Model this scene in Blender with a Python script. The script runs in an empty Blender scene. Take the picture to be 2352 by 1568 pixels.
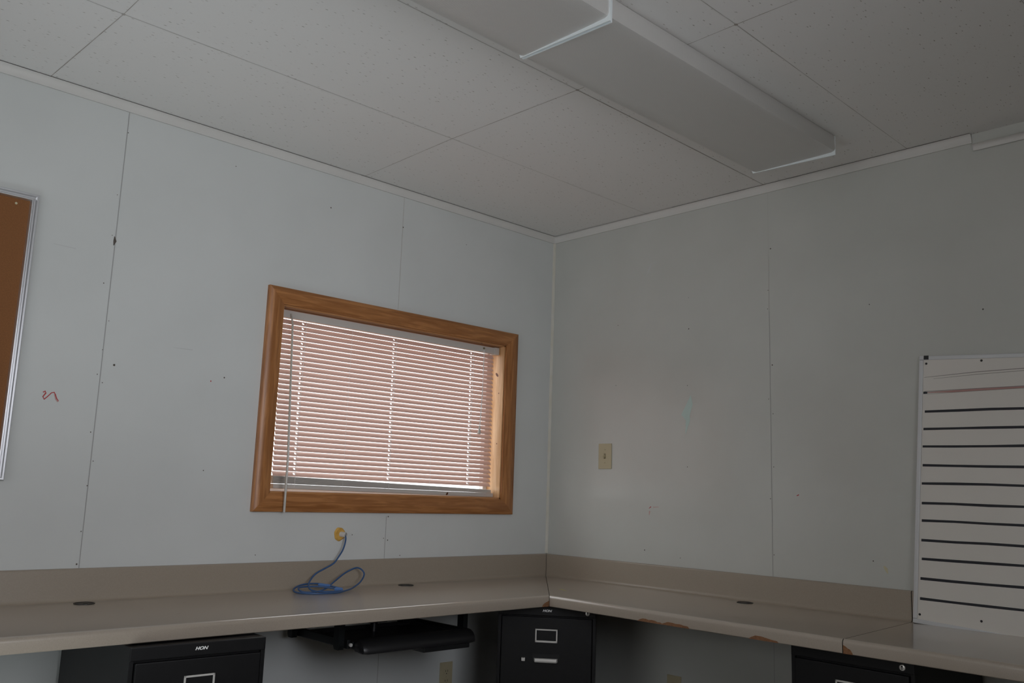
import bpy, bmesh, math, random
from mathutils import Vector, Matrix
random.seed(7)
S = bpy.context.scene
COL = S.collection
H = 2.4384
ZC = 0.745          # worktop height
PI = math.pi

# ------------------------------------------------------------------ materials
def mat(name, color, rough=0.5, metal=0.0, spec=0.5, coat=0.0):
    m = bpy.data.materials.new(name); m.use_nodes = True
    b = m.node_tree.nodes['Principled BSDF']
    b.inputs['Base Color'].default_value = (*color, 1)
    b.inputs['Roughness'].default_value = rough
    b.inputs['Metallic'].default_value = metal
    b.inputs['Specular IOR Level'].default_value = spec
    b.inputs['Coat Weight'].default_value = coat
    return m

def N(m, t, **kw):
    n = m.node_tree.nodes.new(t)
    for k, v in kw.items(): setattr(n, k, v)
    return n
def L(m, a, b): m.node_tree.links.new(a, b)

def noisy(name, c1, c2, scale=8, rough=0.5, stretch=(1, 1, 1), spec=0.5, bump=0.0, bscale=200, detail=4, metal=0.0, r2=None):
    m = mat(name, c1, rough, metal, spec)
    b = m.node_tree.nodes['Principled BSDF']
    tc = N(m, 'ShaderNodeTexCoord'); mp = N(m, 'ShaderNodeMapping')
    mp.inputs['Scale'].default_value = stretch
    L(m, tc.outputs['Object'], mp.inputs['Vector'])
    nz = N(m, 'ShaderNodeTexNoise'); nz.inputs['Scale'].default_value = scale; nz.inputs['Detail'].default_value = detail
    L(m, mp.outputs[0], nz.inputs['Vector'])
    cr = N(m, 'ShaderNodeValToRGB')
    cr.color_ramp.elements[0].color = (*c1, 1); cr.color_ramp.elements[1].color = (*c2, 1)
    cr.color_ramp.elements[0].position = .3; cr.color_ramp.elements[1].position = .7
    L(m, nz.outputs[0], cr.inputs[0]); L(m, cr.outputs[0], b.inputs['Base Color'])
    if bump:
        n2 = N(m, 'ShaderNodeTexNoise'); n2.inputs['Scale'].default_value = bscale
        L(m, tc.outputs['Object'], n2.inputs['Vector'])
        bp = N(m, 'ShaderNodeBump'); bp.inputs['Strength'].default_value = bump; bp.inputs['Distance'].default_value = .002
        L(m, n2.outputs[0], bp.inputs['Height']); L(m, bp.outputs[0], b.inputs['Normal'])
    return m

def wood(name, stretch, dark, light):
    m = mat(name, dark, .38)
    b = m.node_tree.nodes['Principled BSDF']
    tc = N(m, 'ShaderNodeTexCoord'); mp = N(m, 'ShaderNodeMapping'); mp.inputs['Scale'].default_value = stretch
    L(m, tc.outputs['Object'], mp.inputs['Vector'])
    n1 = N(m, 'ShaderNodeTexNoise'); n1.inputs['Scale'].default_value = 5; n1.inputs['Detail'].default_value = 6; n1.inputs['Distortion'].default_value = .6
    L(m, mp.outputs[0], n1.inputs['Vector'])
    cr = N(m, 'ShaderNodeValToRGB'); e = cr.color_ramp.elements
    e[0].color = (*dark, 1); e[0].position = .35; e[1].color = (*light, 1); e[1].position = .62
    x = e.new(.5); x.color = tuple(.6 * a + .4 * c for a, c in zip(dark, light)) + (1,)
    L(m, n1.outputs[0], cr.inputs[0]); L(m, cr.outputs[0], b.inputs['Base Color'])
    return m

M = {}
M['wall'] = noisy('white_panel', (.64, .66, .645), (.68, .70, .685), 3, .22, spec=.5, bump=.03, bscale=60)
M['wallfar'] = noisy('brown_wood_panelling', (.20, .17, .14), (.26, .22, .18), 3, .6)
M['seam'] = mat('panel_seam', (.38, .38, .37), .7)
M['seam_soft'] = mat('faint_seam', (.50, .49, .46), .7)
M['dot'] = mat('nail_hole', (.10, .085, .07), .7)
M['red'] = mat('red_marker', (.45, .03, .03), .5)
M['redfaint'] = mat('faint_red_marker', (.52, .33, .31), .5)
M['teal'] = mat('teal_smudge', (.53, .66, .62), .5)
M['greysm'] = mat('grey_smudge', (.55, .56, .55), .5)
M['ysm'] = mat('yellow_smudge', (.56, .52, .34), .5)
M['trim'] = noisy('white_trim', (.66, .65, .62), (.70, .69, .66), 6, .4)
M['corner'] = noisy('yellowed_caulk', (.62, .60, .49), (.68, .67, .62), 9, .5)
M['gap'] = mat('shadow_gap', (.07, .06, .055), .9)
M['dark'] = mat('dark_hole', (.015, .015, .015), .8)
M['floor'] = noisy('floor_vinyl', (.15, .13, .11), (.19, .165, .14), 6, .5)
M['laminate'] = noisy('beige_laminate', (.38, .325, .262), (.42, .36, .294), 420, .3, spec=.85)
for nd in M['laminate'].node_tree.nodes:
    if nd.type == 'BSDF_PRINCIPLED':
        nd.inputs['Coat Weight'].default_value = .7; nd.inputs['Coat Roughness'].default_value = .14
M['laminate2'] = noisy('shaded_laminate_upstand', (.32, .27, .215), (.355, .302, .24), 420, .35)  # worktop laminate darkened, shade on the backsplash put into its colour
M['chip'] = noisy('bare_particle_board', (.17, .075, .035), (.30, .15, .07), 260, .9)
M['black'] = noisy('black_enamel', (.0055, .0055, .006), (.007, .007, .0078), 30, .48, spec=.32, bump=.08, bscale=350)
M['plastic'] = mat('black_plastic', (.012, .012, .013), .38)
M['rail'] = mat('black_steel', (.02, .023, .024), .35, .6)
M['chrome'] = mat('chrome', (.86, .84, .80), .3, .35)
M['alu'] = mat('brushed_aluminium', (.72, .73, .75), .28, 1)
M['aluw'] = mat('pale_aluminium', (.62, .63, .64), .4, .35)
M['cork'] = noisy('cork', (.215, .085, .025), (.26, .105, .033), 260, .85)
M['wb'] = noisy('whiteboard_enamel', (.735, .71, .66), (.765, .735, .685), 2, .3)
M['tape'] = mat('black_tape', (.012, .013, .02), .55)
M['ivory'] = mat('ivory_plastic', (.50, .44, .29), .4)
M['ivory_d'] = mat('dark_ivory', (.22, .18, .10), .5)  # darker ivory for the slots and the cord guide
M['blue'] = mat('blue_cable', (.035, .095, .23), .45)
M['bluel'] = mat('pale_blue_cable_end', (.09, .20, .46), .4)
M['foam'] = noisy('orange_sealant', (.62, .34, .06), (.74, .46, .12), 70, .8, bump=.5, bscale=90)
M['pvc'] = mat('white_pipe', (.62, .60, .56), .4)
M['casX'] = wood('pine_casing_across', (1.2, 14, 16), (.30, .115, .032), (.47, .205, .068))
M['casZ'] = wood('pine_casing_upright', (16, 14, 1.2), (.30, .115, .032), (.47, .205, .068))
M['jambX'] = wood('pine_jamb_across_lit', (1.2, 12, 12), (.44, .20, .07), (.56, .29, .12))  # casing pine lightened, light on the jambs put into the colour
M['jambZ'] = wood('pine_jamb_upright_lit', (12, 12, 1.2), (.60, .34, .15), (.74, .47, .25))  # same pine, lightened further for the lit upright jambs
M['knot'] = mat('pine_knot', (.12, .035, .01), .5)
M['vinyl'] = mat('window_vinyl', (.75, .75, .75), .4)
M['blindrail'] = mat('blind_rail_enamel', (.60, .57, .53), .35)
M['cord'] = mat('white_cord', (.8, .8, .78), .6)
M['wand'] = mat('grey_wand_plastic', (.46, .43, .38), .25)
M['keyw'] = mat('white_logo_paint', (.95, .95, .93), .4)

def slat_mat():
    m = bpy.data.materials.new('blind_slat_enamel'); m.use_nodes = True
    nt = m.node_tree; nt.nodes.clear()
    o = nt.nodes.new('ShaderNodeOutputMaterial'); d = nt.nodes.new('ShaderNodeBsdfPrincipled'); t = nt.nodes.new('ShaderNodeBsdfTranslucent'); x = nt.nodes.new('ShaderNodeMixShader')
    d.inputs['Base Color'].default_value = (.52, .43, .385, 1); d.inputs['Roughness'].default_value = .35
    t.inputs['Color'].default_value = (.88, .46, .36, 1)
    x.inputs[0].default_value = .16
    nt.links.new(d.outputs[0], x.inputs[1]); nt.links.new(t.outputs[0], x.inputs[2]); nt.links.new(x.outputs[0], o.inputs[0])
    return m
M['slat'] = slat_mat()

def glass_mat():
    m = bpy.data.materials.new('window_glass'); m.use_nodes = True
    nt = m.node_tree; nt.nodes.clear()
    o = nt.nodes.new('ShaderNodeOutputMaterial'); t = nt.nodes.new('ShaderNodeBsdfTransparent'); g = nt.nodes.new('ShaderNodeBsdfGlossy'); x = nt.nodes.new('ShaderNodeMixShader')
    t.inputs[0].default_value = (.93, .95, .95, 1); g.inputs['Roughness'].default_value = .02; x.inputs[0].default_value = .06
    nt.links.new(t.outputs[0], x.inputs[1]); nt.links.new(g.outputs[0], x.inputs[2]); nt.links.new(x.outputs[0], o.inputs[0])
    return m
M['glass'] = glass_mat()

def ceiling_mat():
    m = mat('fissured_ceiling_tile', (.66, .65, .63), .8, spec=.2)
    b = m.node_tree.nodes['Principled BSDF']
    tc = N(m, 'ShaderNodeTexCoord'); mp = N(m, 'ShaderNodeMapping'); mp.inputs['Scale'].default_value = (1, 2.6, 1)
    L(m, tc.outputs['Object'], mp.inputs['Vector'])
    v = N(m, 'ShaderNodeTexVoronoi'); v.inputs['Scale'].default_value = 36; v.inputs['Randomness'].default_value = 1
    L(m, mp.outputs[0], v.inputs['Vector'])
    lt = N(m, 'ShaderNodeMapRange'); lt.inputs['From Min'].default_value = .10; lt.inputs['From Max'].default_value = .20
    lt.inputs['To Min'].default_value = 1; lt.inputs['To Max'].default_value = 0
    L(m, v.outputs['Distance'], lt.inputs['Value'])
    # only some cells carry a pinhole, of varying darkness
    sp = N(m, 'ShaderNodeSeparateColor'); L(m, v.outputs['Color'], sp.inputs[0])
    pw = N(m, 'ShaderNodeMath', operation='POWER'); pw.inputs[1].default_value = 1.8; L(m, sp.outputs[0], pw.inputs[0])
    mu = N(m, 'ShaderNodeMath', operation='MULTIPLY'); L(m, lt.outputs[0], mu.inputs[0]); L(m, pw.outputs[0], mu.inputs[1])
    v2 = N(m, 'ShaderNodeTexNoise'); v2.inputs['Scale'].default_value = 130; L(m, tc.outputs['Object'], v2.inputs['Vector'])
    cr = N(m, 'ShaderNodeMix', data_type='RGBA')
    cr.inputs[6].default_value = (.80, .79, .77, 1); cr.inputs[7].default_value = (.38, .35, .31, 1)
    L(m, mu.outputs[0], cr.inputs[0]); L(m, cr.outputs[2], b.inputs['Base Color'])
    bp = N(m, 'ShaderNodeBump'); bp.inputs['Strength'].default_value = .18; bp.inputs['Distance'].default_value = .001
    L(m, v2.outputs[0], bp.inputs['Height']); L(m, bp.outputs[0], b.inputs['Normal'])
    return m
M['ceil'] = ceiling_mat()
M['ceilseam'] = noisy('tile_joint', (.40, .38, .34), (.62, .61, .59), 12, .9)
M['ceilseamdark'] = noisy('open_tile_joint', (.27, .22, .18), (.56, .54, .51), 18, .9)

def lens_mat():
    m = mat('prismatic_diffuser', (.58, .57, .545), .28, spec=.5)
    b = m.node_tree.nodes['Principled BSDF']
    tc = N(m, 'ShaderNodeTexCoord')
    w = N(m, 'ShaderNodeTexWave'); w.inputs['Scale'].default_value = 60; w.bands_direction = 'X'
    w2 = N(m, 'ShaderNodeTexWave'); w2.inputs['Scale'].default_value = 60; w2.bands_direction = 'Y'
    L(m, tc.outputs['Object'], w.inputs[0]); L(m, tc.outputs['Object'], w2.inputs[0])
    a = N(m, 'ShaderNodeMath', operation='ADD'); L(m, w.outputs['Fac'], a.inputs[0]); L(m, w2.outputs['Fac'], a.inputs[1])
    bp = N(m, 'ShaderNodeBump'); bp.inputs['Strength'].default_value = .25; bp.inputs['Distance'].default_value = .001
    L(m, a.outputs[0], bp.inputs['Height']); L(m, bp.outputs[0], b.inputs['Normal'])
    return m
M['lens'] = lens_mat()
M['lensend'] = mat('clear_plastic_end', (.86, .92, .93), .25)
M['fixbody'] = mat('white_fixture_enamel', (.44, .43, .41), .45)

# ------------------------------------------------------------------ mesh helpers
class MB:
    def __init__(s): s.bm = bmesh.new(); s.mi = 0
    def _f(s, vs):
        try:
            f = s.bm.faces.new(vs); f.material_index = s.mi; return f
        except ValueError: return None
    def quad(s, *pts): return s._f([s.bm.verts.new(p) for p in pts])
    def box(s, a, b, bev=0.0, mtx=None):
        lo = [min(a[i], b[i]) for i in range(3)]; hi = [max(a[i], b[i]) for i in range(3)]
        r = bmesh.ops.create_cube(s.bm, size=1)
        vs = r['verts']
        for v in vs:
            v.co = Vector([lo[i] if v.co[i] < 0 else hi[i] for i in range(3)])
        fs = set(f for v in vs for f in v.link_faces)
        for f in fs: f.material_index = s.mi
        if bev:
            es = list(set(e for v in vs for e in v.link_edges))
            rr = bmesh.ops.bevel(s.bm, geom=es, offset=bev, segments=2, affect='EDGES', profile=.6)
            vs = list(set(v for f in rr['faces'] for v in f.verts) | set(v for v in vs if v.is_valid))
            for f in rr['faces']: f.material_index = s.mi
        if mtx is not None:
            for v in vs: v.co = mtx @ v.co
        return vs
    def prism(s, prof, fn, ends, cap=True, capmi=None):
        """prof: closed list of 2-D points; fn(p, end) -> 3-D point, for every end in ends"""
        rings = [[s.bm.verts.new(fn(p, e)) for p in prof] for e in ends]
        n = len(prof)
        for a, b in zip(rings[:-1], rings[1:]):
            for i in range(n): s._f([a[i], a[(i + 1) % n], b[(i + 1) % n], b[i]])
        if cap:
            fs = [s._f(rings[0][::-1]), s._f(rings[-1])]
            if capmi is not None:
                for f in fs:
                    if f: f.material_index = capmi
        return rings
    def tube(s, pts, r, seg=8, cap=True):
        pts = [Vector(p) for p in pts]
        rings = []; up = None
        for i, p in enumerate(pts):
            t = (pts[min(i + 1, len(pts) - 1)] - pts[max(i - 1, 0)]).normalized()
            if up is None:
                up = t.cross(Vector((0.31, .2, .93))).normalized()
            up = (up - t * up.dot(t)).normalized(); w = t.cross(up)
            rr = r[i] if isinstance(r, (list, tuple)) else r
            rings.append([s.bm.verts.new(p + (up * math.cos(2 * PI * k / seg) + w * math.sin(2 * PI * k / seg)) * rr) for k in range(seg)])
        for a, b in zip(rings[:-1], rings[1:]):
            for k in range(seg): s._f([a[k], a[(k + 1) % seg], b[(k + 1) % seg], b[k]])
        if cap: s._f(rings[0][::-1]); s._f(rings[-1])
    def disc(s, c, n, r, seg=10, rx=None):
        c = Vector(c); n = Vector(n).normalized()
        a = n.orthogonal().normalized(); b = n.cross(a)
        s._f([s.bm.verts.new(c + a * math.cos(2 * PI * k / seg) * r + b * math.sin(2 * PI * k / seg) * (rx or r)) for k in range(seg)])
    def build(s, name, mats, parent=None, smooth=False, loc=None, normals=True):
        if normals: bmesh.ops.recalc_face_normals(s.bm, faces=s.bm.faces)
        me = bpy.data.meshes.new(name); s.bm.to_mesh(me); s.bm.free()
        for m in (mats if isinstance(mats, (list, tuple)) else [mats]): me.materials.append(m)
        if smooth:
            for p in me.polygons: p.use_smooth = True
            try: me.set_sharp_from_angle(angle=math.radians(40))
            except Exception: pass
        o = bpy.data.objects.new(name, me); COL.objects.link(o)
        if parent is not None: o.parent = parent
        return o
def tag(o, label=None, cat=None, group=None, kind=None):
    if label: o['label'] = label
    if cat: o['category'] = cat
    if group: o['group'] = group
    if kind: o['kind'] = kind
    return o
def struct(o, label, cat): return tag(o, label, cat, kind='structure')
def empty(name, loc=(0, 0, 0), rz=0, label=None, cat=None, group=None, kind=None):
    o = bpy.data.objects.new(name, None); o.empty_display_size = .1
    COL.objects.link(o); o.location = loc; o.rotation_euler = (0, 0, rz)
    return tag(o, label, cat, group, kind)

# ------------------------------------------------------------------ room shell
XW, YS, T = -5.6, -3.66, .12
WX0, WX1, WZ0, WZ1 = -1.516, -.322, 1.103, 1.828     # window opening in the north wall

def strip(mb, pts, w, off, axis):
    """a thin ribbon painted on a wall plane; pts are 2-D, axis 'y' = wall at y=0, 'x' = wall at x=0, 'z' = ceiling"""
    P = []
    for i, p in enumerate(pts):
        a = pts[max(i - 1, 0)]; b = pts[min(i + 1, len(pts) - 1)]
        d = Vector((b[0] - a[0], b[1] - a[1])).normalized(); nrm = Vector((-d.y, d.x))
        ww = w[i] if isinstance(w, (list, tuple)) else w
        P.append((Vector(p) + nrm * ww / 2, Vector(p) - nrm * ww / 2))
    def to3(q):
        return {'y': (q[0], -off, q[1]), 'x': (-off, q[0], q[1]), 'z': (q[0], q[1], H - off)}[axis]
    for (a, b), (c, d) in zip(P[:-1], P[1:]): mb.quad(to3(a), to3(b), to3(d), to3(c))

WM = [M['wall'], M['seam'], M['seam_soft'], M['dot'], M['red'], M['redfaint'], M['teal'], M['greysm'], M['ysm']]
# north wall (with the window)
mb = MB()
mb.box((XW - T, 0, 0), (WX0, T, H)); mb.box((WX1, 0, 0), (T, T, H))
mb.box((WX0, 0, 0), (WX1, T, WZ0)); mb.box((WX0, 0, WZ1), (WX1, T, H))
mb.mi = 1
for sx in (-2.168, -3.388, -4.607):
    strip(mb, [(sx, 0), (sx, H)], .0028, .0006, 'y')
strip(mb, [(-.966, 0), (-.966, 1.02)], .0028, .0006, 'y'); mb.mi = 2
strip(mb, [(-.966, 1.90), (-.966, H)], .0028, .0006, 'y')
mb.mi = 3
for x, z, r in [(-2.127, 1.5135, .004), (-1.7313, 1.5152, .003), (-1.3336, 2.2655, .003), (-.9633, 2.2686, .003), (-.5957, 2.2702, .002),
                (-1.759, 2.3228, .002), (-1.7792, 1.1751, .0022), (-2.1902, 1.7854, .002), (-2.178, 1.4761, .0018), (-2.1784, 1.2839, .002),
                (-2.1590, 1.45, .0018), (-2.1736, .9633, .002), (-.957, 1.018, .003), (-.9535, .9219, .0028), (-.975, .93, .002), (-.8863, .8586, .0022),
                (-2.1705, 1.1097, .002), (-2.1605, 1.19, .0018), (-2.176, .86, .003), (-2.16, 1.66, .0015), (-2.17, 1.56, .0015), (-2.178, 2.1, .0015), (-1.55, .875, .002),
                (-2.18, 1.955, .0015), (-2.165, 2.33, .002), (-1.13, .945, .0022)]:
    mb.disc((x, -.0008, z), (0, -1, 0), r, 8)
strip(mb, [(-2.1718, 1.953), (-2.1690, 1.937), (-2.1718, 1.921)], [.002, .011, .002], .0008, 'y')
mb.mi = 4
mb.disc((-1.7818, -.0008, 1.4967), (0, -1, 0), .0025, 8)
strip(mb, [(-2.3375, 1.400), (-2.331, 1.404), (-2.3285, 1.398), (-2.336, 1.386), (-2.3315, 1.378), (-2.322, 1.388), (-2.312, 1.4005), (-2.304, 1.403),
           (-2.300, 1.396), (-2.294, 1.383), (-2.2885, 1.377)], [.003, .004, .004, .0035, .004, .003, .003, .0035, .003, .003, .002], .0009, 'y')
mb.mi = 5
strip(mb, [(-2.301, 1.397), (-2.296, 1.382), (-2.2885, 1.374)], .006, .0007, 'y')
mb.mi = 7
strip(mb, [(-1.93, 1.60), (-1.86, 1.601)], [.002, .004], .0007, 'y')
strip(mb, [(-2.36, 1.886), (-2.29, 1.884)], [.002, .003], .0007, 'y')
struct(mb.build('wall_north', WM), 'white panelled wall with the wood-framed window', 'wall')
# east wall
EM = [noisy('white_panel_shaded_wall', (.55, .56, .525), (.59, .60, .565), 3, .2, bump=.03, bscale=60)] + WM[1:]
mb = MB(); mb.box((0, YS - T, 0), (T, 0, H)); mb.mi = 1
strip(mb, [(-1.226, 0), (-1.226, 1.9)], .0024, .0006, 'x'); mb.mi = 2
strip(mb, [(-1.226, 1.9), (-1.226, H)], .002, .0006, 'x')
strip(mb, [(-2.445, 0), (-2.445, H)], .002, .0006, 'x')
mb.mi = 3
for y, z, r in [(-1.2361, 2.1616, .003), (-1.6432, 1.874, .0022), (-.8314, 1.8696, .003), (-1.2363, 1.6771, .003), (-.8248, 1.6196, .002),
                (-.8254, 1.2682, .0022), (-1.222, 1.9879, .002), (-1.219, 1.91, .0018), (-1.237, 1.4802, .002), (-1.236, 1.2696, .002), (-1.6263, .937, .0025),
                (-.4233, 1.6445, .002), (-2.0377, 1.8062, .003), (-1.22, 1.1453, .002), (-.60, .905, .003), (-.79, .885, .002), (-1.232, .93, .002),
                (-1.218, 1.54, .0018), (-.43, 1.93, .002), (-.83, 2.01, .0015), (-.5, .2, .002)]:
    mb.disc((-.0008, y, z), (-1, 0, 0), r, 8)
mb.mi = 4
strip(mb, [(-.622, 1.086), (-.633, 1.094)], [.002, .004], .0008, 'x')
strip(mb, [(-1.332, 1.159), (-1.342, 1.164)], [.002, .004], .0008, 'x')
mb.mi = 5
strip(mb, [(-.645, 1.092), (-.675, 1.094)], [.004, .002], .0007, 'x')
strip(mb, [(-.626, 1.075), (-.623, 1.058)], [.007, .004], .0007, 'x')
mb.mi = 6
strip(mb, [(-.842, 1.575), (-.838, 1.54), (-.815, 1.49), (-.828, 1.468), (-.816, 1.41)], [.002, .03, .045, .022, .002], .0007, 'x')
mb.mi = 7
strip(mb, [(-.655, 2.203), (-.625, 2.20), (-.612, 2.175), (-.595, 2.145)], [.001, .004, .008, .002], .0007, 'x')
strip(mb, [(-1.722, 1.169), (-1.745, 1.166)], .003, .0007, 'x')
mb.mi = 8
strip(mb, [(-1.664, .922), (-1.672, .912), (-1.677, .898)], [.006, .012, .003], .0007, 'x')
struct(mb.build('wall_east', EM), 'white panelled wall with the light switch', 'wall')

def wall_with_hole(name, plane, c, thick, u0, u1, hu0, hu1, hz0, hz1, label):
    mb = MB()
    def bx(a0, a1, z0, z1):
        if plane == 'x': mb.box((c, a0, z0), (c + thick, a1, z1))
        else: mb.box((a0, c, z0), (a1, c + thick, z1))
    bx(u0, hu0, 0, H); bx(hu1, u1, 0, H); bx(hu0, hu1, 0, hz0); bx(hu0, hu1, hz1, H)
    struct(mb.build(name, M['wallfar']), label, 'wall')
wall_with_hole('wall_west', 'x', XW, -T, YS - T, 0, -3.0, -.9, .95, 2.05, 'brown panelled wall at the far left of the room')
wall_with_hole('wall_south', 'y', YS, -T, XW, 0, -2.93, -1.87, 1.08, 2.08, 'brown panelled wall behind the camera')
mb = MB(); mb.box((XW, YS, -.1), (0, 0, 0))
struct(mb.build('floor', M['floor']), 'brown vinyl floor', 'floor')
# ceiling with tile joints
mb = MB(); mb.box((XW - T, YS - T, H), (T, T, H + .1))
mb.mi = 1
strip(mb, [(XW, -.640), (-2.418, -.604), (-1.206, -.612), (0, -.607)], .0022, .0006, 'z')
strip(mb, [(0, -1.2165), (-1.196, -1.236), (-2.42, -1.245), (XW, -1.26)], .0022, .0006, 'z')
strip(mb, [(0, -1.812), (-1.204, -1.836), (-2.42, -1.84), (XW, -1.86)], .0022, .0006, 'z')
for k in (4, 5): strip(mb, [(XW, -.6096 * k), (0, -.6096 * k)], .0022, .0006, 'z')
mb.mi = 2
strip(mb, [(-1.19, 0), (-1.206, -.612), (-1.196, -1.236), (-1.204, -1.836), (-1.2, YS)], .0022, .0008, 'z')
strip(mb, [(-2.435, 0), (-2.418, -.604), (-2.42, -1.245), (-2.42, YS)], .0022, .0008, 'z')
for x in (-3.64, -4.86): strip(mb, [(x, 0), (x, YS)], .0022, .0008, 'z')
strip(mb, [(-1.196, -1.236), (0, -1.2165)], .0025, .0009, 'z')
for x, y in [(-1.196, -1.236), (-1.204, -1.836), (-2.418, -.604)]:
    mb.disc((x, y, H - .001), (0, 0, -1), .006, 6)
struct(mb.build('ceiling', [M['ceil'], M['ceilseam'], M['ceilseamdark']]), 'white fissured ceiling tiles', 'ceiling')

# ceiling trims: cove profile (d = distance out from the wall, z)
def cove(z0=H, h=.034, d=.020):
    pts = [(.001, z0 - h), (.006, z0 - h)]
    for k in range(7):
        a = PI / 2 * k / 6
        pts.append((.006 + (d - .006) * (1 - math.cos(a)), z0 - h + .004 + (h - .007) * math.sin(a)))
    pts.append((.001, z0 - .003))
    return pts
mb = MB()
mb.prism(cove(), lambda p, e: (e if e < -.5 else -p[0], -p[0], p[1]), [XW, -.001])
mb.mi = 1; mb.box((XW, -.017, H - .0032), (-1.31, -.001, H - .0004)); mb.box((-1.21, -.017, H - .0032), (-.02, -.001, H - .0004))
struct(mb.build('trim_1', [M['trim'], M['gap']], smooth=True), 'white cove trim along the top of the window wall', 'trim')
mb = MB()
mb.prism(cove(), lambda p, e: (-p[0], e if e < -.5 else -p[0], p[1]), [-2.032, -.001])
mb.mi = 1; mb.box((-.017, -2.03, H - .0032), (-.001, -.75, H - .0004))
struct(mb.build('trim_2', [M['trim'], M['gap']], smooth=True), 'white cove trim along the top of the switch wall', 'trim')
mb = MB()
mb.prism(cove(H - .043, .022, .022), lambda p, e: (-p[0] - .003, e, p[1] - (.004 if e < -3 else 0)), [YS, -2.036])
struct(mb.build('trim_3', M['trim'], smooth=True), 'loose length of cove trim sagging below the ceiling', 'trim')
mb = MB()
mb.prism([(0, 0), (.010, 0), (.0065, .0065), (0, .010)], lambda p, e: (-p[0] - .0005, -p[1] - .0005, e), [.85, H - .034])
struct(mb.build('trim_4', M['corner']), 'narrow yellowed caulk bead in the room corner', 'trim')

# ------------------------------------------------------------------ window
win = empty('window_1', ((WX0 + WX1) / 2, 0, WZ0), label='pine-framed window with the white blind', cat='window', kind='structure')
wl = Vector(win.location)
def wpt(x, y, z): return (x - wl.x, y - wl.y, z - wl.z)
CW = .070
OX0, OX1, OZ0, OZ1 = WX0 - CW, WX1 + CW, WZ0 - CW, WZ1 + CW - .006
prof = [(0, 0), (0, .015), (.004, .018), (.038, .018), (.046, .0155), (.056, .0135), (.062, .0105), (.070, .009), (.070, 0)]   # across width from the outside in, thickness
def corner(k, w):
    t = w / CW
    return [(OX0 + (WX0 - OX0) * t, OZ0 + (WZ0 - OZ0) * t), (OX1 + (WX1 - OX1) * t, OZ0 + (WZ0 - OZ0) * t),
            (OX1 + (WX1 - OX1) * t, OZ1 + (WZ1 - OZ1) * t), (OX0 + (WX0 - OX0) * t, OZ1 + (WZ1 - OZ1) * t)][k]
for a, b, nm in ((0, 1, 'casX'), (1, 2, 'casZ'), (2, 3, 'casX'), (3, 0, 'casZ')):
    mb = MB()
    mb.prism(prof, lambda p, e: wpt(corner(e, p[0])[0], -p[1] - .0004, corner(e, p[0])[1]), [a, b])
    mb.build('casing_board', M[nm], win, smooth=True)
def jamb(a, b, m, knots=()):
    mb = MB(); mb.box(wpt(*a), wpt(*b))
    mb.mi = 1
    for c, n, r, rx in knots: mb.disc(wpt(*c), n, r, 12, rx)
    return mb.build('jamb', [M[m], M['knot']], win)
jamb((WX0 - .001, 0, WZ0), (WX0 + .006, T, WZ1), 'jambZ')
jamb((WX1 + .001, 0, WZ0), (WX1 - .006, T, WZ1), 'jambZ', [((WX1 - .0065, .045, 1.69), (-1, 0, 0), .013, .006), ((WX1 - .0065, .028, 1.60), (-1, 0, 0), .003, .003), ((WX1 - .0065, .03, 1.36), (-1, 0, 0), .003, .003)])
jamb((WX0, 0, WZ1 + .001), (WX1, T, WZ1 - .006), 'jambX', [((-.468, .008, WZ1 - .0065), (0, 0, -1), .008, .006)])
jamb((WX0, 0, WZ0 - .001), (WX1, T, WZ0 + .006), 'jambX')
mb = MB()
for a, b in (((WX0 + .006, .09, WZ0 + .006), (WX0 + .03, .118, WZ1 - .006)), ((WX1 - .03, .09, WZ0 + .006), (WX1 - .006, .118, WZ1 - .006)),
             ((WX0 + .03, .09, WZ0 + .006), (WX1 - .03, .118, WZ0 + .026)), ((WX0 + .03, .09, WZ1 - .03), (WX1 - .03, .118, WZ1 - .006))):
    mb.box(wpt(*a), wpt(*b), .002)
fr = mb.build('sash_frame', M['vinyl'], win)
mb = MB(); mb.quad(wpt(WX0 + .029, .104, WZ0 + .025), wpt(WX1 - .029, .104, WZ0 + .025), wpt(WX1 - .029, .104, WZ1 - .029), wpt(WX0 + .029, .104, WZ1 - .029))
mb.build('pane', M['glass'], fr)

# ------------------------------------------------------------------ venetian blind
BY = .050
bl = empty('venetian_blind', (-.92, BY, 1.80), label='white venetian blind hanging in the pine window, bottom rail sagging', cat='blind')
bo = Vector(bl.location)
def bp(x, y, z): return (x - bo.x, y - bo.y, z - bo.z)
mb = MB(); mb.box(bp(-1.508, BY - .014, 1.787), bp(-.336, BY + .014, 1.8165), .002); hr = mb.build('headrail', M['blindrail'], bl)
mb = MB(); mb.box(bp(-.360, BY - .019, 1.784), bp(-.332, BY + .017, 1.8185), .002); mb.build('mounting_bracket', M['blindrail'], bl)
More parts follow.
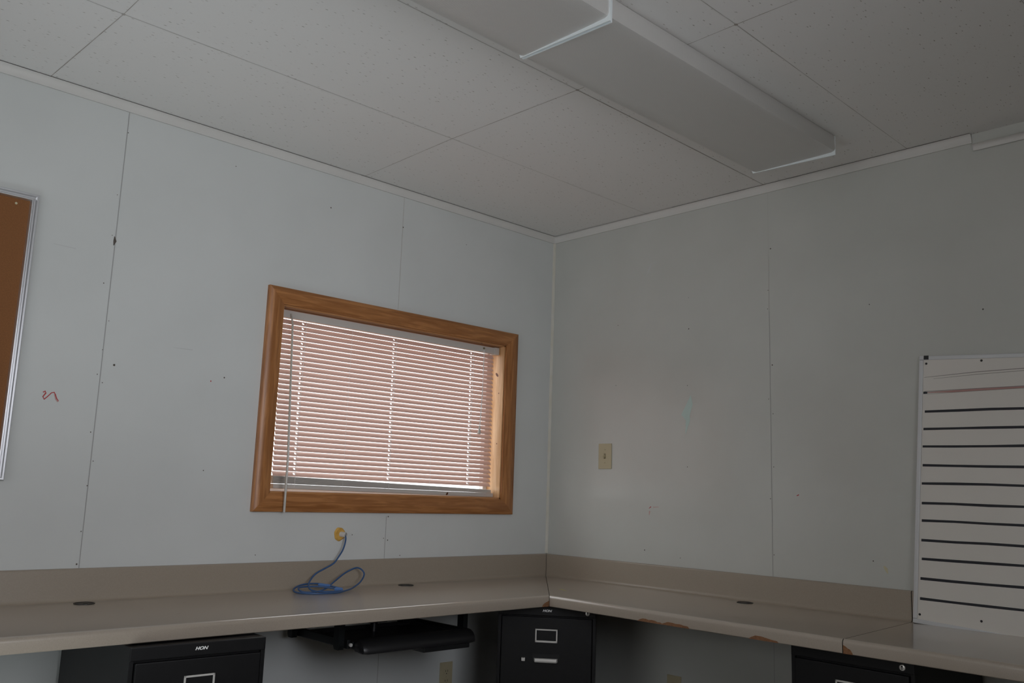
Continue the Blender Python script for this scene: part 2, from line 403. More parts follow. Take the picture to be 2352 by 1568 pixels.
# slat mesh, unit: curved strip with routed slots
SX0, SX1 = -1.480, -.347
slots = [-1.385, -.935, -.487]
def slat_mesh():
    bm = bmesh.new(); W = .0255; n = 6
    xs = [SX0]
    for s in slots: xs += [s - .0035, s + .0035]
    xs.append(SX1)
    rows = []
    for x in xs:
        row = []
        for k in range(n + 1):
            u = k / n - .5
            row.append(bm.verts.new((x + .9115, u * W, .0022 * (1 - 4 * u * u))))
        rows.append(row)
    for i in range(len(xs) - 1):
        for k in range(n):
            if i % 2 == 1 and 1 < k < 4: continue
            bm.faces.new((rows[i][k], rows[i + 1][k], rows[i + 1][k + 1], rows[i][k + 1]))
    me = bpy.data.meshes.new('slat'); bm.to_mesh(me); bm.free(); me.materials.append(M['slat'])
    for p in me.polygons: p.use_smooth = True
    return me
sm = slat_mesh()
def stacked_mesh():
    mb = MB(); pr = []
    for k in range(7): u = k / 6 - .5; pr.append((u * .0255, .0014 * (1 - 4 * u * u)))
    for k in range(6, -1, -1): u = k / 6 - .5; pr.append((u * .0255, .0014 * (1 - 4 * u * u) + .0013))
    mb.prism(pr, lambda p, e: (e + .9115, p[0], p[1]), [SX0, SX1])
    o = mb.build('slat', M['blindrail'], smooth=False); me = o.data; bpy.data.objects.remove(o); return me
sk = stacked_mesh()
NS, ztop, zbot = 31, 1.773, 1.172
th = math.radians(47)
for i in range(NS):
    f = i / (NS - 1)
    o = bpy.data.objects.new('slat', sm); COL.objects.link(o); o.parent = bl
    tiltx = -.0035 * f
    o.location = bp(-.9125 - .008 * (1 - f), BY, ztop + (zbot - ztop) * f)
    # inner (room side, -y) edge down, outer edge up; slight roll towards the bottom rail
    o.rotation_euler = ((th + .17 * (1 - f) - .02 + random.uniform(-.02, .02)), math.atan2(.010 * f * f, 1.13), random.uniform(-.0006, .0006))
for i in range(13):      # slats stacked on the bottom rail
    o = bpy.data.objects.new('slat', sk); COL.objects.link(o); o.parent = bl
    o.location = bp(-.9115 + random.uniform(-.002, .002), BY + random.uniform(-.001, .001), 1.1335 + i * .0017)
    o.rotation_euler = (0, math.atan2(.0100 + .0012 * i, 1.13), 0)
mb = MB()
def rz(x): return 1.1195 - .010 * (x + 1.48) / 1.165
rp = [(-.0125, .002), (-.0125, .014), (-.010, .018), (.010, .018), (.0125, .014), (.0125, .002), (.010, 0), (-.010, 0)]
mb.prism(rp, lambda p, e: bp(e, BY + p[0], rz(e) + p[1]), [-1.478, -.333])
mb.mi = 1
mb.disc(bp(-.613, BY - .0129, rz(-.6) + .007), (0, -1, 0), .008, 9, .005)
mb.build('bottom_rail', [M['blindrail'], M['knot']], bl)
for x in slots + [-1.165, -.715]:
    big = x in slots
    mb = MB()
    for dy in (-.0125, .0125):
        if not big and dy > 0: continue
        mb.tube([bp(x, BY + dy, 1.787), bp(x - .002, BY + dy, 1.45), bp(x, BY + dy, 1.125)], .0008 if big else .0006, 6)
    if big:
        for i in range(NS):
            f = i / (NS - 1); z = ztop + (zbot - ztop) * f
            mb.tube([bp(x, BY - .0115, z - .0095), bp(x, BY + .0115, z + .0065)], .0007, 5)
    mb.build('ladder_cord', M['cord'], bl)
mb = MB(); mb.tube([bp(-1.459, .030, 1.795), bp(-1.4615, .012, 1.76), bp(-1.4617, -.030, 1.24), bp(-1.462, -.032, 1.032)], [.003, .0042, .0046, .0048], 6)
w_ = mb.build('tilt_wand', M['wand'], bl, smooth=True)
mb = MB(); mb.tube([bp(-1.459, .034, 1.803), bp(-1.459, .030, 1.79)], .003, 8); mb.build('wand_hook', M['wand'], w_)
mb = MB()
mb.tube([bp(-.432, .032, 1.80), bp(-.437, .022, 1.6), bp(-.447, .02, 1.43)], .0011, 6)
mb.tube([bp(-.426, .032, 1.80), bp(-.441, .020, 1.6), bp(-.450, .02, 1.43)], .0011, 6)
lc = mb.build('lift_cord', M['cord'], bl)
mb = MB()
mb.tube([bp(-.449, .02, 1.436), bp(-.449, .02, 1.432), bp(-.450, .02, 1.415), bp(-.452, .02, 1.398), bp(-.452, .02, 1.396)], [.001, .004, .0055, .009, .007], 10)
mb.build('tassel', M['blindrail'], lc, smooth=True)
mb = MB(); mb.tube([bp(-.429, .0355, 1.8045), bp(-.429, .031, 1.8045)], .005, 10); mb.build('cord_guide', M['ivory_d'], bl)

# ------------------------------------------------------------------ ceiling light fixtures
FY0, FY1, FZ = -1.337, -1.674, H - .061
def fixture(x0, x1, label, ov=.004):
    e = empty('ceiling_light', ((x0 + x1) / 2, (FY0 + FY1) / 2, H), label=label, cat='ceiling light', group='fluorescent ceiling fixtures')
    c = Vector(e.location)
    def q(x, y, z): return (x - c.x, y - c.y, z - c.z)
    mb = MB(); mb.box(q(x0 + .01, FY0 - .03, H - .0005), q(x1 - .01, FY1 + .02, H - .04), .002); mb.build('housing', M['fixbody'], e)
    mb = MB()
    pr = [(FY0 - .006, H - .001), (FY0 - .001, FZ + .022), (FY0 - .006, FZ + .006), (FY0 - .018, FZ + .001), (FY0 - .05, FZ), (FY1 + .05, FZ), (FY1 + .014, FZ + .0008),
          (FY1 + .004, FZ + .004), (FY1, FZ + .012), (FY1 + .002, H - .001)]
    rings = []
    for x in (x0 + .004, x1 - .004):
        rings.append([mb.bm.verts.new(q(x, *p)) for p in pr])
    for i in range(len(pr) - 1): mb._f([rings[0][i], rings[0][i + 1], rings[1][i + 1], rings[1][i]])
    mb.build('diffuser', M['lens'], e, smooth=True)
    for xa, s in ((x0, 1), (x1, -1)):
        mb = MB()
        out = [(FY0, H - .001), (FY0 + .002, FZ + .012), (FY0 - .004, FZ - .001), (FY1 - ov, FZ - .012), (FY1 - ov, H - .001)]
        mb.prism(out, lambda p, ee: q(ee, p[0], p[1]), [xa, xa + s * .004])
        mb.build('end_plate', M['lensend'], e)
fixture(-1.546, -.300, 'fluorescent ceiling fixture with prismatic lens, ending near the switch wall', .0)
fixture(-2.800, -1.552, 'fluorescent ceiling fixture cut off by the top of the photo')

# ------------------------------------------------------------------ worktops
D, TH, ST, SH = .625, .040, .020, .848
def top_profile():
    p = [(.0015, ZC + .0002), (.0015, SH - .0005)]
    p += [(ST - .006, SH)]
    for k in range(1, 5): a = PI / 2 * k / 4; p.append((ST - .006 + .006 * math.sin(a), SH - .006 + .006 * math.cos(a)))
    p += [(ST, ZC + .014)]
    for k in range(1, 5): a = PI / 2 * k / 4; p.append((ST + .014 * (1 - math.cos(a)), ZC + .014 * (1 - math.sin(a))))
    n_splash = len(p)
    p = p[:n_splash]
    q = [(.0015, ZC - .028), (.0015, ZC), (D - .018, ZC), (D - .014, ZC + .0008)]
    for k in range(0, 6): a = PI / 2 * k / 5; q.append((D - .012 + .012 * math.sin(a), ZC - .012 + .0128 * math.cos(a)))
    q += [(D, ZC - TH + .002), (D - .002, ZC - TH), (D - .022, ZC - TH), (D - .022, ZC - .028)]
    return q, p
TP, SP = top_profile()
def worktop(fn, ends, label):
    mb = MB(); mb.prism(TP, fn, ends, capmi=1)
    o = tag(mb.build('worktop', [M['laminate'], M['dark']], smooth=True), label, 'worktop')
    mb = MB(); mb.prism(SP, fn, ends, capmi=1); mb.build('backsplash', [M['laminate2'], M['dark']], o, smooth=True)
    return o
G = .0013
wa = worktop(lambda p, e: (e, -p[0], p[1]) if e < -1 else (-p[0] - G, -p[0], p[1]), [-4.2, 0], 'long beige laminate worktop with backsplash under the window')
wb = worktop(lambda p, e: (-p[0], e - .048 * p[0] / D, p[1]) if e < -1 else (-p[0], -p[0] - G, p[1]), [-1.7625, 0], 'beige laminate worktop along the switch wall, chipped along its front edge')
wc = worktop(lambda p, e: (-p[0] + .001, e - (.048 * p[0] / D if e > -3 else 0), p[1]), [YS + .002, -1.7645], 'beige laminate worktop the whiteboard stands on, right of the joint')
def poly_x(pts, x, m, name, parent, top=False):
    mb = MB()
    mb.prism(pts, lambda p, e: (x - e, p[0], p[1]), [0, .0009])
    return mb.build(name, m, parent)
zb = ZC - TH + .0003
poly_x([(-1.056, zb), (-1.066, .7115), (-1.078, .7155), (-1.092, .716), (-1.104, .7135), (-1.118, .7150), (-1.134, .7140), (-1.144, .7105), (-1.153, .7115), (-1.163, .7085), (-1.174, .7125), (-1.186, .7165), (-1.205, .7165), (-1.22, .7145),
        (-1.236, .7155), (-1.252, .713), (-1.268, .7125), (-1.276, zb)], -D, M['chip'], 'chipped_patch', wb)
poly_x([(-1.50, zb), (-1.51, .7115), (-1.524, .7175), (-1.545, .7175), (-1.565, .7145), (-1.585, .7115), (-1.60, .7105), (-1.605, zb)], -D, M['chip'], 'chipped_patch', wb)
poly_x([(-1.8130, zb), (-1.8130, .7290), (-1.819, .727), (-1.827, .7215), (-1.8345, .719), (-1.840, .711), (-1.842, zb)], -D + .001, M['chip'], 'chipped_patch', wc)
mb = MB(); mb.prism([(-.664, zb), (-.660, .713), (-.650, .7195), (-.640, .7225), (-.6268, .7275), (-.6268, zb)], lambda p, e: (p[0], -D - e, p[1]), [0, .0009]); mb.build('chipped_patch', M['chip'], wa)
# small marks on the laminate
def smear(parent, pts, w, m, z=ZC + .0004):
    mb = MB()
    P = []
    for i, p in enumerate(pts):
        a = pts[max(i - 1, 0)]; b = pts[min(i + 1, len(pts) - 1)]
        d = Vector((b[0] - a[0], b[1] - a[1])).normalized(); n_ = Vector((-d.y, d.x))
        P.append((Vector(p) + n_ * w / 2, Vector(p) - n_ * w / 2))
    for (a, b), (c, d) in zip(P[:-1], P[1:]): mb.quad((*a, z), (*b, z), (*d, z), (*c, z))
    mb.build('scuff_mark', m, parent)
M['scuff'] = mat('dark_scuff', (.22, .18, .14), .6)
M['scuffy'] = mat('olive_mark', (.34, .31, .14), .6)
smear(wb, [(-.40, -.47), (-.43, -.53)], .014, M['scuffy'])
for a, b in [((-.30, -1.02), (-.44, -.90)), ((-.28, -1.12), (-.44, -.98)), ((-.33, -1.16), (-.50, -1.03)), ((-.25, -1.2), (-.38, -1.09))]:
    smear(wb, [a, b], .0012, M['scuff'])
for x, y in [(-2.07, -.28), (-1.90, -.20), (-2.02, -.43), (-1.62, -.30), (-1.55, -.38), (-1.45, -.22), (-1.62, -.45), (-1.2, -.28), (-1.55, -.15)]:
    smear(wa, [(x, y), (x + .012, y + .006)], .004, M['scuff'])

# cable grommets
def grommet(x, y, label):
    e = empty('cable_grommet', (x, y, ZC), label=label, cat='grommet', group='black cable grommets in the worktops')
    mb = MB()
    n = 28; prof_ = [(.0315, .0004), (.0315, .0018), (.029, .0026), (.027, .0018), (.027, .0004)]
    rings = [[mb.bm.verts.new((r * math.cos(2 * PI * k / n), r * math.sin(2 * PI * k / n), z)) for r, z in prof_] for k in range(n)]
    for k in range(n):
        for j in range(4): mb._f([rings[k][j], rings[k][j + 1], rings[(k + 1) % n][j + 1], rings[(k + 1) % n][j]])
    mb.build('rim', M['plastic'], e, smooth=True)
    mb = MB(); mb.disc((0, 0, .0012), (0, 0, 1), .0272, 28); mb.mi = 1; mb.box((-.006, -.027, .0011), (.006, -.008, .00165)); mb.build('cap', [M['plastic'], M['dark']], e, normals=False)
grommet(-2.165, -.075, 'black cable grommet at the left end of the window worktop')
grommet(-.905, -.078, 'black cable grommet in the worktop to the right of the blue cable')
grommet(-.080, -1.150, 'black cable grommet in the worktop along the switch wall')

# ------------------------------------------------------------------ blue network cable and wall hole
ho = empty('conduit_stub', (-1.190, 0, .948), label='pipe stub ringed with orange sealant in the wall under the window', cat='pipe')
mb = MB()
n = 26
ring = []
for k in range(n):
    a = 2 * PI * k / n; R = .0255 * (1 + .04 * math.sin(3 * a + 1) + .03 * math.sin(7 * a))
    ring.append([mb.bm.verts.new((r * R * math.cos(a), -y, r * R * math.sin(a) * 1.05)) for r, y in ((1, .0005), (.93, .004), (.75, .007), (.5, .005))])
for k in range(n):
    for j in range(3): mb._f([ring[k][j], ring[k][j + 1], ring[(k + 1) % n][j + 1], ring[(k + 1) % n][j]])
mb._f([r[3] for r in ring])
mb.build('sealant', M['foam'], ho, smooth=True)
mb = MB()
n = 20; d_ = Vector((.012, -.022, -.002)); base = Vector((.004, -.001, 0))
ax = d_.normalized(); u_ = ax.orthogonal().normalized(); v_ = ax.cross(u_)
rr = [[mb.bm.verts.new(base + d_ * t + (u_ * math.cos(2 * PI * k / n) + v_ * math.sin(2 * PI * k / n)) * r) for r, t in ((.0105, 0), (.0105, 1), (.008, 1), (.008, .1))] for k in range(n)]
for k in range(n):
    for j in range(3): mb._f([rr[k][j], rr[k][j + 1], rr[(k + 1) % n][j + 1], rr[(k + 1) % n][j]])
mb.mi = 1; mb.disc(base + d_ * .15, ax, .0081, 16)
mb.build('pipe', [M['pvc'], M['dark']], ho, smooth=True)

cpts = [(-1.178, -.008, .947), (-1.176, -.024, .938), (-1.180, -.030, .918), (-1.192, -.034, .889), (-1.213, -.038, .862), (-1.234, -.040, .839), (-1.274, -.040, .820),
        (-1.311, -.043, .804), (-1.339, -.055, .785), (-1.364, -.080, .767), (-1.372, -.115, .752), (-1.345, -.150, .7478), (-1.300, -.165, .7478), (-1.262, -.150, .7482),
        (-1.250, -.125, .7520), (-1.278, -.095, .761), (-1.312, -.068, .768), (-1.363, -.060, .768), (-1.408, -.072, .762), (-1.438, -.100, .752), (-1.440, -.150, .7478),
        (-1.405, -.190, .7478), (-1.327, -.200, .7478), (-1.265, -.175, .7500), (-1.196, -.125, .7530), (-1.140, -.095, .772), (-1.112, -.074, .800), (-1.136, -.062, .821),
        (-1.187, -.062, .806), (-1.240, -.072, .778), (-1.290, -.095, .7560), (-1.335, -.125, .7500), (-1.385, -.150, .7478), (-1.420, -.130, .7500), (-1.415, -.095, .760),
        (-1.375, -.085, .7615), (-1.320, -.095, .7600), (-1.275, -.125, .7535)]
def catmull(P, k=6):
    P = [Vector(p) for p in P]; out = []
    for i in range(len(P) - 1):
        a, b, c, d = P[max(i - 1, 0)], P[i], P[i + 1], P[min(i + 2, len(P) - 1)]
        for j in range(k):
            t = j / k
            out.append(.5 * ((2 * b) + (c - a) * t + (2 * a - 5 * b + 4 * c - d) * t * t + (3 * b - a - 3 * c + d) * t ** 3))
    out.append(P[-1]); return out
cab = empty('network_cable', (-1.3, -.12, ZC), label='loose coil of blue network cable hanging from the wall onto the worktop', cat='cable')
co = Vector(cab.location)
mb = MB(); mb.tube([Vector((p.x, p.y, max(p.z, ZC + .0036))) - co for p in catmull(cpts)], .0032, 8); mb.build('cord', M['blue'], cab, smooth=True)
for k, (a, b) in enumerate([((-1.275, -.125, .7550), (-1.252, -.140, .7525)), ((-1.290, -.142, .7535), (-1.262, -.157, .7530)), ((-1.330, -.092, .7680), (-1.290, -.112, .7640))]):
    mb = MB(); a = Vector(a) - co; b = Vector(b) - co
    mb.tube([a, a + (b - a) * .1, a + (b - a) * .9, b], [.003, .0052, .0052, .004], 6)
    mb.build('connector', M['bluel'], cab)

# ------------------------------------------------------------------ light switch and outlets
def plate(name, loc, rz, w, h, label, cat, kind, group=None):
    e = empty(name, loc, rz, label, cat, group)      # local frame: x across, -y out of the wall, z up
    mb = MB(); mb.box((-w / 2, -.0055, -h / 2), (w / 2, -.0004, h / 2), .0018); mb.build('cover_plate', M['ivory'], e)
    def screw(z):
        mb = MB(); mb.tube([(0, -.0052, z), (0, -.0066, z)], [.0032, .0026], 10); mb.mi = 1; mb.box((-.0026, -.0068, z - .0004), (.0026, -.0062, z + .0004)); mb.build('screw', [M['ivory'], M['ivory_d']], e)
    if kind == 'switch':
        mb = MB(); mb.box((-.0052, -.0063, -.012), (.0052, -.005, .012)); mb.build('toggle_slot', M['ivory_d'], e)
        mb = MB(); mb.box((-.004, -.016, -.002), (.004, -.005, .009), .0012, Matrix.Rotation(.35, 4, 'X')); mb.build('toggle', M['ivory'], e)
        screw(.030); screw(-.030)
    else:
        for s in (.020, -.020):
            mb = MB(); mb.prism([(.0165 * math.cos(a) , s + .0145 * max(-.85, min(.85, math.sin(a)))) for a in [2 * PI * k / 20 for k in range(20)]], lambda p, ee: (p[0], ee, p[1]), [-.0052, -.0075])
            rc = mb.build('receptacle', M['ivory'], e)
            mb = MB()
            for dx, hh in ((-.0062, .0036), (.0062, .0045)): mb.box((dx - .0009, -.0078, s + .002 - hh + .002), (dx + .0009, -.0074, s + .004 + hh))
            mb.box((-.002, -.0078, s - .009), (.002, -.0074, s - .005))
            mb.build('slot', M['dark'], rc)
        screw(0)
    return e
plate('light_switch', (0, -.366, 1.316), -PI / 2, .077, .117, 'ivory toggle light switch on the wall right of the corner', 'light switch', 'switch')
plate('power_outlet', (-.607, 0, .343), 0, .069, .120, 'ivory power outlet on the wall under the window worktop', 'outlet', 'outlet')
plate('power_outlet', (0, -.762, .345), -PI / 2, .070, .120, 'ivory power outlet low on the switch wall, cut by the photo edge', 'outlet', 'outlet')

# ------------------------------------------------------------------ file cabinets
def text_mesh(s, size, name, parent, m, loc, rot, shear=.25, sx=1.0):
    cu = bpy.data.curves.new(name, 'FONT'); cu.body = s; cu.size = size; cu.align_x = 'CENTER'; cu.align_y = 'CENTER'; cu.extrude = .0004; cu.shear = shear; cu.offset = .0004
    t = bpy.data.objects.new(name, cu); COL.objects.link(t)
    bpy.context.view_layer.update()
    me = bpy.data.meshes.new_from_object(t.evaluated_get(bpy.context.evaluated_depsgraph_get()))
    bpy.data.objects.remove(t)
    me.materials.clear(); me.materials.append(m)
    o = bpy.data.objects.new(name, me); COL.objects.link(o); o.parent = parent
    o.location = loc; o.rotation_euler = rot; o.scale = (sx, 1, 1)
    return o
def cabinet(loc, rz, depth, label, logo=True, lock=True, w=.381, h=.700):
    # local frame: front face in the plane y = 0 looking along -y, body behind it
    e = empty('file_cabinet', loc, rz, label, 'file cabinet', 'black metal file cabinets under the worktops')
    mb = MB()
    mb.box((-w / 2, .014, .002), (w / 2, depth, h), .002)                       # carcass
    mb.box((-w / 2, 0, h - .036), (w / 2, .02, h), .003)                       # header
    mb.box((-w / 2, 0.002, .002), (-w / 2 + .012, .02, h - .03), .001); mb.box((w / 2 - .012, 0.002, .002), (w / 2, .02, h - .03), .001)
    mb.box((-w / 2, 0.002, .002), (w / 2, .02, .04), .001)
    mb.build('cabinet_body', M['black'], e)
    for z0, z1 in ((.358, h - .041), (.046, .350)):
        mb = MB(); mb.box((-w / 2 + .015, -.004, z0), (w / 2 - .015, .013, z1), .003); d = mb.build('drawer', M['black'], e)
        zc = z1 - .068
        mb = MB(); a, b = .043, .025
        for x0, x1, za, zb_ in ((-a, a, b - .005, b), (-a, a, -b, -b + .007), (-a, -a + .005, -b, b), (a - .005, a, -b, b)):
            mb.box((x0, -.0075, zc + za), (x1, -.0038, zc + zb_), .0008)
        mb.build('label_holder', M['chrome'], d)
        zh = z1 - .158
        mb = MB(); mb.box((-.052, -.0045, zh - .002), (.052, -.0036, zh + .022)); mb.mi = 1
        hp = [(-.004, -.006), (-.020, -.007), (-.022, -.002), (-.018, .006), (-.008, .007), (-.004, .005)]
        mb.prism(hp, lambda p, ee: (ee * (1 if p[0] > -.01 else .90), p[0], zh + p[1]), [-.046, .046])
        mb.build('handle', [M['dark'], M['chrome']], d)
        mb = MB(); mb.box((-.094, -.014, zh - .006), (-.080, -.004, zh + .006), .001); mb.build('thumb_latch', M['chrome'], d)
    if lock:
      mb = MB(); mb.tube([(.158, 0, h - .019), (.158, -.004, h - .019), (.158, -.0048, h - .019)], [.0085, .0085, .007], 20); mb.mi = 1
      mb.box((.1572, -.0056, h - .025), (.1588, -.0046, h - .016)); mb.disc((.158, -.0053, h - .016), (0, -1, 0), .0025, 10)
      mb.build('lock', [M['chrome'], M['dark']], e, smooth=True)
    if logo: text_mesh('HON', .0118, 'logo', e, M['keyw'], (0.0, -.0006, h - .016), (PI / 2, 0, 0), .3, 1.25)
    return e
cabinet((-2.046, -.664, 0), math.radians(-3), .62, 'black metal file cabinet with its side showing, under the left of the window worktop', lock=False)
cabinet((-.605, -.595, 0), math.atan2(-.760, .651), .585, 'black metal file cabinet set diagonally in the corner under the worktops')
cabinet((-.552, -1.796, 0), -PI / 2, .52, 'black metal file cabinet under the worktop joint, near the whiteboard', logo=False)

# ------------------------------------------------------------------ keyboard tray
kt = empty('keyboard_tray', (-1.15, -.30, ZC - TH), label='black pull-out keyboard tray slung under the window worktop', cat='keyboard tray')
ko = Vector(kt.location)
def k_(x, y, z): return Vector((x, y, z)) - ko
UB = ZC - .0295
for sx, s in ((-1.440, 1), (-.862, -1)):
    for yy in (-.405, -.10):
        mb = MB()
        mb.prism([(-.030, UB), (.030, UB), (.020, .672), (.020, .600), (.012, .587), (-.014, .587), (-.018, .600), (-.018, .668)], lambda p, e: k_(e, yy + p[0] * .9, p[1]), [sx, sx + s * .022])
        mb.box(k_(sx - s * .012, yy - .03, UB - .004), k_(sx + s * .034, yy + .03, UB))
        mb.build('hanger_bracket', M['rail'], kt)
    mb = MB(); mb.box(k_(sx + s * .022, -.44, .592), k_(sx + s * .036, -.07, .622), .003); mb.box(k_(sx + s * .036, -.45, .598), k_(sx + s * .044, -.09, .616), .002); mb.build('slide_rail', M['rail'], kt)
    mb = MB(); mb.tube([k_(sx + s * .030, -.445, .606), k_(sx + s * .030, -.452, .606)], .006, 12); mb.build('bolt', M['chrome'], kt)
mb = MB()
mb.box(k_(-1.392, -.455, .588), k_(-.912, -.13, .600), .003)
mb.box(k_(-1.392, -.455, .596), k_(-1.384, -.13, .614), .002); mb.box(k_(-.920, -.455, .596), k_(-.912, -.13, .614), .002); mb.box(k_(-1.392, -.138, .596), k_(-.912, -.13, .614), .002)
mb.build('tray', M['plastic'], kt)
# curved palm rest along the front with rolled ends
mb = MB()
pp = [(-.445, .590), (-.445, .612), (-.452, .622), (-.466, .627), (-.482, .625), (-.497, .616), (-.507, .602), (-.511, .588), (-.509, .581), (-.500, .578), (-.46, .578)]
ends = [-1.398, -1.392, -1.376, -1.0, -.918, -.896, -.886]
sc = {-1.398: .55, -1.392: .85, -1.376: 1, -1.0: 1, -.918: 1, -.896: .92, -.886: .65}
mb.prism(pp, lambda p, e: k_(e, -.46 + (p[0] + .46) * sc[e], .595 + (p[1] - .595) * sc[e]), ends)
mb.build('palm_rest', M['plastic'], kt, smooth=True)
mb = MB(); mb.box(k_(-1.135, -.502, .562), k_(-.918, -.30, .583), .004); mb.build('mouse_drawer', M['plastic'], kt)
mb = MB(); mb.tube([k_(-1.14, -.20, .600), k_(-1.14, -.20, .632)], .014, 14); mb.box(k_(-1.180, -.225, .632), k_(-1.095, -.18, .641), .003); mb.build('adjusting_knob', M['plastic'], kt)
mb = MB(); mb.box(k_(-.98, -.17, .612), k_(-.915, -.13, .640), .003); mb.build('stop_block', M['rail'], kt)

# ------------------------------------------------------------------ whiteboard leaning on the worktop
wbd = empty('whiteboard', label='white dry-erase board ruled with black tape lines, leaning against the wall on the worktop', cat='whiteboard')
vv = Vector((.02735577, -.05416442, .99815724)).normalized(); ww = Vector((-.00171649, -.998532, -.05413771)).normalized(); nn = ww.cross(vv).normalized()   # normal
if nn.x > 0: nn = -nn
Rm = Matrix((ww, vv, nn)).transposed().to_4x4()
WW, WH, WT = 1.219, .914, .014
wbd.matrix_world = Matrix.Translation(Vector((-.047, -1.777, ZC + .0022))) @ Rm    # local: x along width, y up, z towards the room
def wbox(name, parent, a, b, m, bev=0.0):
    mb = MB(); mb.box(a, b, bev); return mb.build(name, m, parent)
wbox('writing_surface', wbd, (.008, .008, -WT + .002), (WW - .008, WH - .008, -.003), M['wb'])
sf = [o for o in COL.objects if o.name.startswith('writing_surface')][0]
for a, b in (((0, 0, -WT), (WW, .014, 0)), ((0, WH - .014, -WT), (WW, WH, 0)), ((0, .0145, -WT), (.014, WH - .0145, 0)), ((WW - .014, .0145, -WT), (WW, WH - .0145, 0))):
    wbox('frame_bar', wbd, a, b, M['aluw'], .002)
def ribbon(name, pts, w, m, z=-.0022):
    mb = MB(); P = []
    for i, p in enumerate(pts):
        ww_ = w[i] if isinstance(w, (list, tuple)) else w
        P.append(((p[0], p[1] + ww_ / 2, z), (p[0], p[1] - ww_ / 2, z)))
    for (a, b), (c, d) in zip(P[:-1], P[1:]): mb.quad(a, b, d, c)
    return mb.build(name, m, sf)
lines = [(.0226, .7176, .7331), (.0196, .6567, .671), (.0181, .5961, .6107), (.0196, .5314, .5438), (.0181, .4685, .4843), (.0197, .4017, .417),
         (.0211, .3427, .3596), (.0212, .2767, .2945), (.0241, .2143, .2325), (.0213, .1487, .1656), (.0214, .0824, .0978)]
for u0, va, vb in lines:
    sl = (vb - va) / .317; pts = []; ws = []
    for k in range(12):
        u = u0 + (1.19 - u0) * k / 11
        v = va + (vb - va) * min(1, (u - u0) / .317) + (u - u0 - .317) * .008 * (u > u0 + .317)
        pts.append((u, v + random.uniform(-.0012, .0012) * (k > 0))); ws.append(.0082 + random.uniform(-.0009, .0009))
    ribbon('tape_line', pts, ws, M['tape'])
M['faint'] = mat('grey_marker_ghost', (.26, .24, .22), .6); M['pink'] = mat('pink_marker_ghost', (.50, .28, .26), .6)
ribbon('erased_line', [(.018, .838), (.19, .8545), (.34, .864), (.8, .885)], [.0012, .0022, .0022, .002], M['faint'])
ribbon('erased_line', [(.05, .833), (.19, .846), (.34, .8565), (.8, .877)], [.0008, .0015, .0015, .0015], M['faint'])
ribbon('erased_line', [(.02, .788), (.19, .798), (.34, .806), (.8, .82)], [.002, .002, .002, .002], M['faint'], -.002)
ribbon('erased_line', [(.03, .779), (.19, .790), (.34, .799), (.8, .812)], [.001, .0015, .0015, .002], M['faint'], -.002)
ribbon('erased_line', [(.02, .784), (.12, .789), (.22, .795), (.34, .803), (.5, .808)], [.002, .007, .008, .006, .001], M['pink'])
ribbon('erased_line', [(.0165, .7835), (.030, .7835)], [.008, .006], M['tape'], -.0018)
for u, v in ((.0235, .887), (.205, .893), (.0215, .030), (.2165, .042), (.6, .893), (.6, .045), (1.0, .893)):
    mb = MB(); mb.tube([(u, v, -.003), (u, v, -.0012)], [.0042, .003], 10); mb.build('screw', M['plastic'], wbd)
wbox('bottom_shadow_strip', wbd, (.002, -.0020, -WT + .001), (WW - .002, -.0002, -.0005), M['plastic'])  # black strip standing in for the shadow line under the frame
wbox('clip', wbd, (.016, WH - .013, -.002), (.032, WH + .001, .0025), M['plastic'], .001)

# ------------------------------------------------------------------ cork board
cb = empty('cork_board', (-3.03, 0, 1.118), label='cork notice board in an aluminium frame on the wall at the left edge', cat='notice board')
c0 = Vector(cb.location)
CX0, CX1, CZ0, CZ1 = -3.640, -2.420, 1.118, 2.032
def cp(x, y, z): return (x - c0.x, y - c0.y, z - c0.z)
mb = MB(); mb.box(cp(CX0 + .01, -.008, CZ0 + .01), cp(CX1 - .01, -.001, CZ1 - .01))
mb.mi = 1; mb.disc(cp(-2.485, -.0085, 1.99), (0, -1, 0), .004, 8)
mb.build('cork_panel', [M['cork'], M['ysm']], cb)
fp = [(0, .0005), (0, .012), (.003, .016), (.008, .016), (.011, .012), (.0155, .012), (.018, .016), (.022, .016), (.026, .009), (.026, .0005)]
def cc(k, w): return [(CX0 + w, CZ0 + w), (CX1 - w, CZ0 + w), (CX1 - w, CZ1 - w), (CX0 + w, CZ1 - w)][k]
for a in range(4):
    b = (a + 1) % 4
    mb = MB(); mb.prism(fp, lambda p, e: cp(cc(e, p[0])[0], -p[1], cc(e, p[0])[1]), [a, b]); mb.build('frame_bar', M['alu'], cb)

# ------------------------------------------------------------------ outside ground (seen through the blind)
mb = MB(); mb.box((-30, .6, -.72), (30, 40, -.70))
struct(mb.build('ground_outside', noisy('pinkish_soil', (.42, .25, .18), (.52, .34, .26), 3, .9)), 'bare reddish ground outside the window', 'ground')

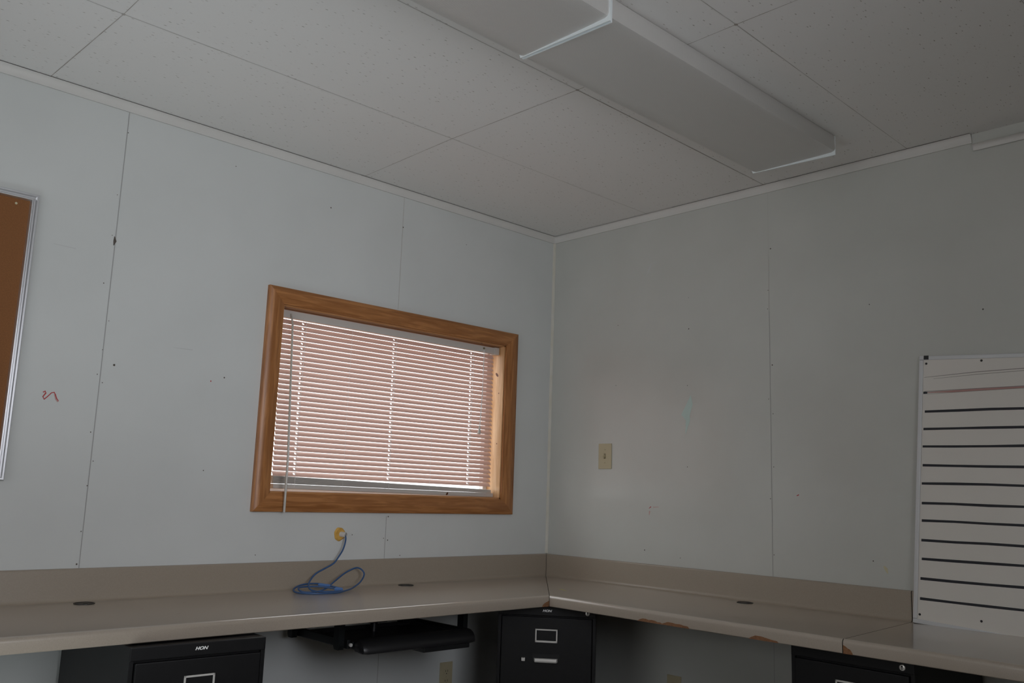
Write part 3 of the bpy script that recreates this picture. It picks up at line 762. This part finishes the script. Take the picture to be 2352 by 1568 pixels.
# ------------------------------------------------------------------ light
def area(name, loc, target, sx, sy, power, color):
    l = bpy.data.lights.new(name, 'AREA'); l.shape = 'RECTANGLE'; l.size = sx; l.size_y = sy; l.energy = power; l.color = color
    o = bpy.data.objects.new(name, l); COL.objects.link(o); o.location = loc
    o.rotation_euler = (Vector(target) - Vector(loc)).to_track_quat('-Z', 'Y').to_euler()
    return o
def spread(o, deg): o.data.spread = math.radians(deg); return o
spread(area('daylight_south', (-2.4, YS - .02, 1.58), (-1.4, 0, 1.4), 1.0, .95, 4.3, (.82, .84, .92)), 70)
# added unseen lamps near the floor, standing in for bounce off sunlit floor
spread(area('floor_bounce_fill', (-2.6, -1.3, .2), (-1.3, -.2, 2.4), 1.2, .8, .3, (1.0, .9, .7)), 90)
spread(area('floor_bounce_fill', (-3.3, -1.0, .2), (-2.3, -.4, 2.4), 1.2, .8, 5.3, (.82, .93, 1.0)), 110)
W = bpy.data.worlds.new('world'); S.world = W; W.use_nodes = True
W.node_tree.nodes['Background'].inputs[0].default_value = (.97, .98, 1.0, 1)
W.node_tree.nodes['Background'].inputs[1].default_value = 2.8

# ------------------------------------------------------------------ camera
cam = bpy.data.cameras.new('camera'); cam.sensor_width = 36; cam.lens = 2048.74622 / 2352 * 36; cam.clip_start = .01
co_ = bpy.data.objects.new('camera', cam); COL.objects.link(co_)
yaw, pitch, roll = .81219923, .16720576, .03447321
f = Vector((math.cos(pitch) * math.cos(yaw), math.cos(pitch) * math.sin(yaw), math.sin(pitch)))
r = Vector((math.sin(yaw), -math.cos(yaw), 0)); u = r.cross(f)
r2 = math.cos(roll) * r + math.sin(roll) * u; u2 = -math.sin(roll) * r + math.cos(roll) * u
co_.matrix_world = Matrix.Translation((-3.21241, -3.09467, 1.13591)) @ Matrix((r2, u2, -f)).transposed().to_4x4()
S.camera = co_
S.view_settings.view_transform = 'Standard'
S.view_settings.look = 'None'
S.view_settings.exposure = 0
S.cycles.use_denoising = True
S.cycles.max_bounces = 10
S.cycles.diffuse_bounces = 6
S.cycles.transparent_max_bounces = 12
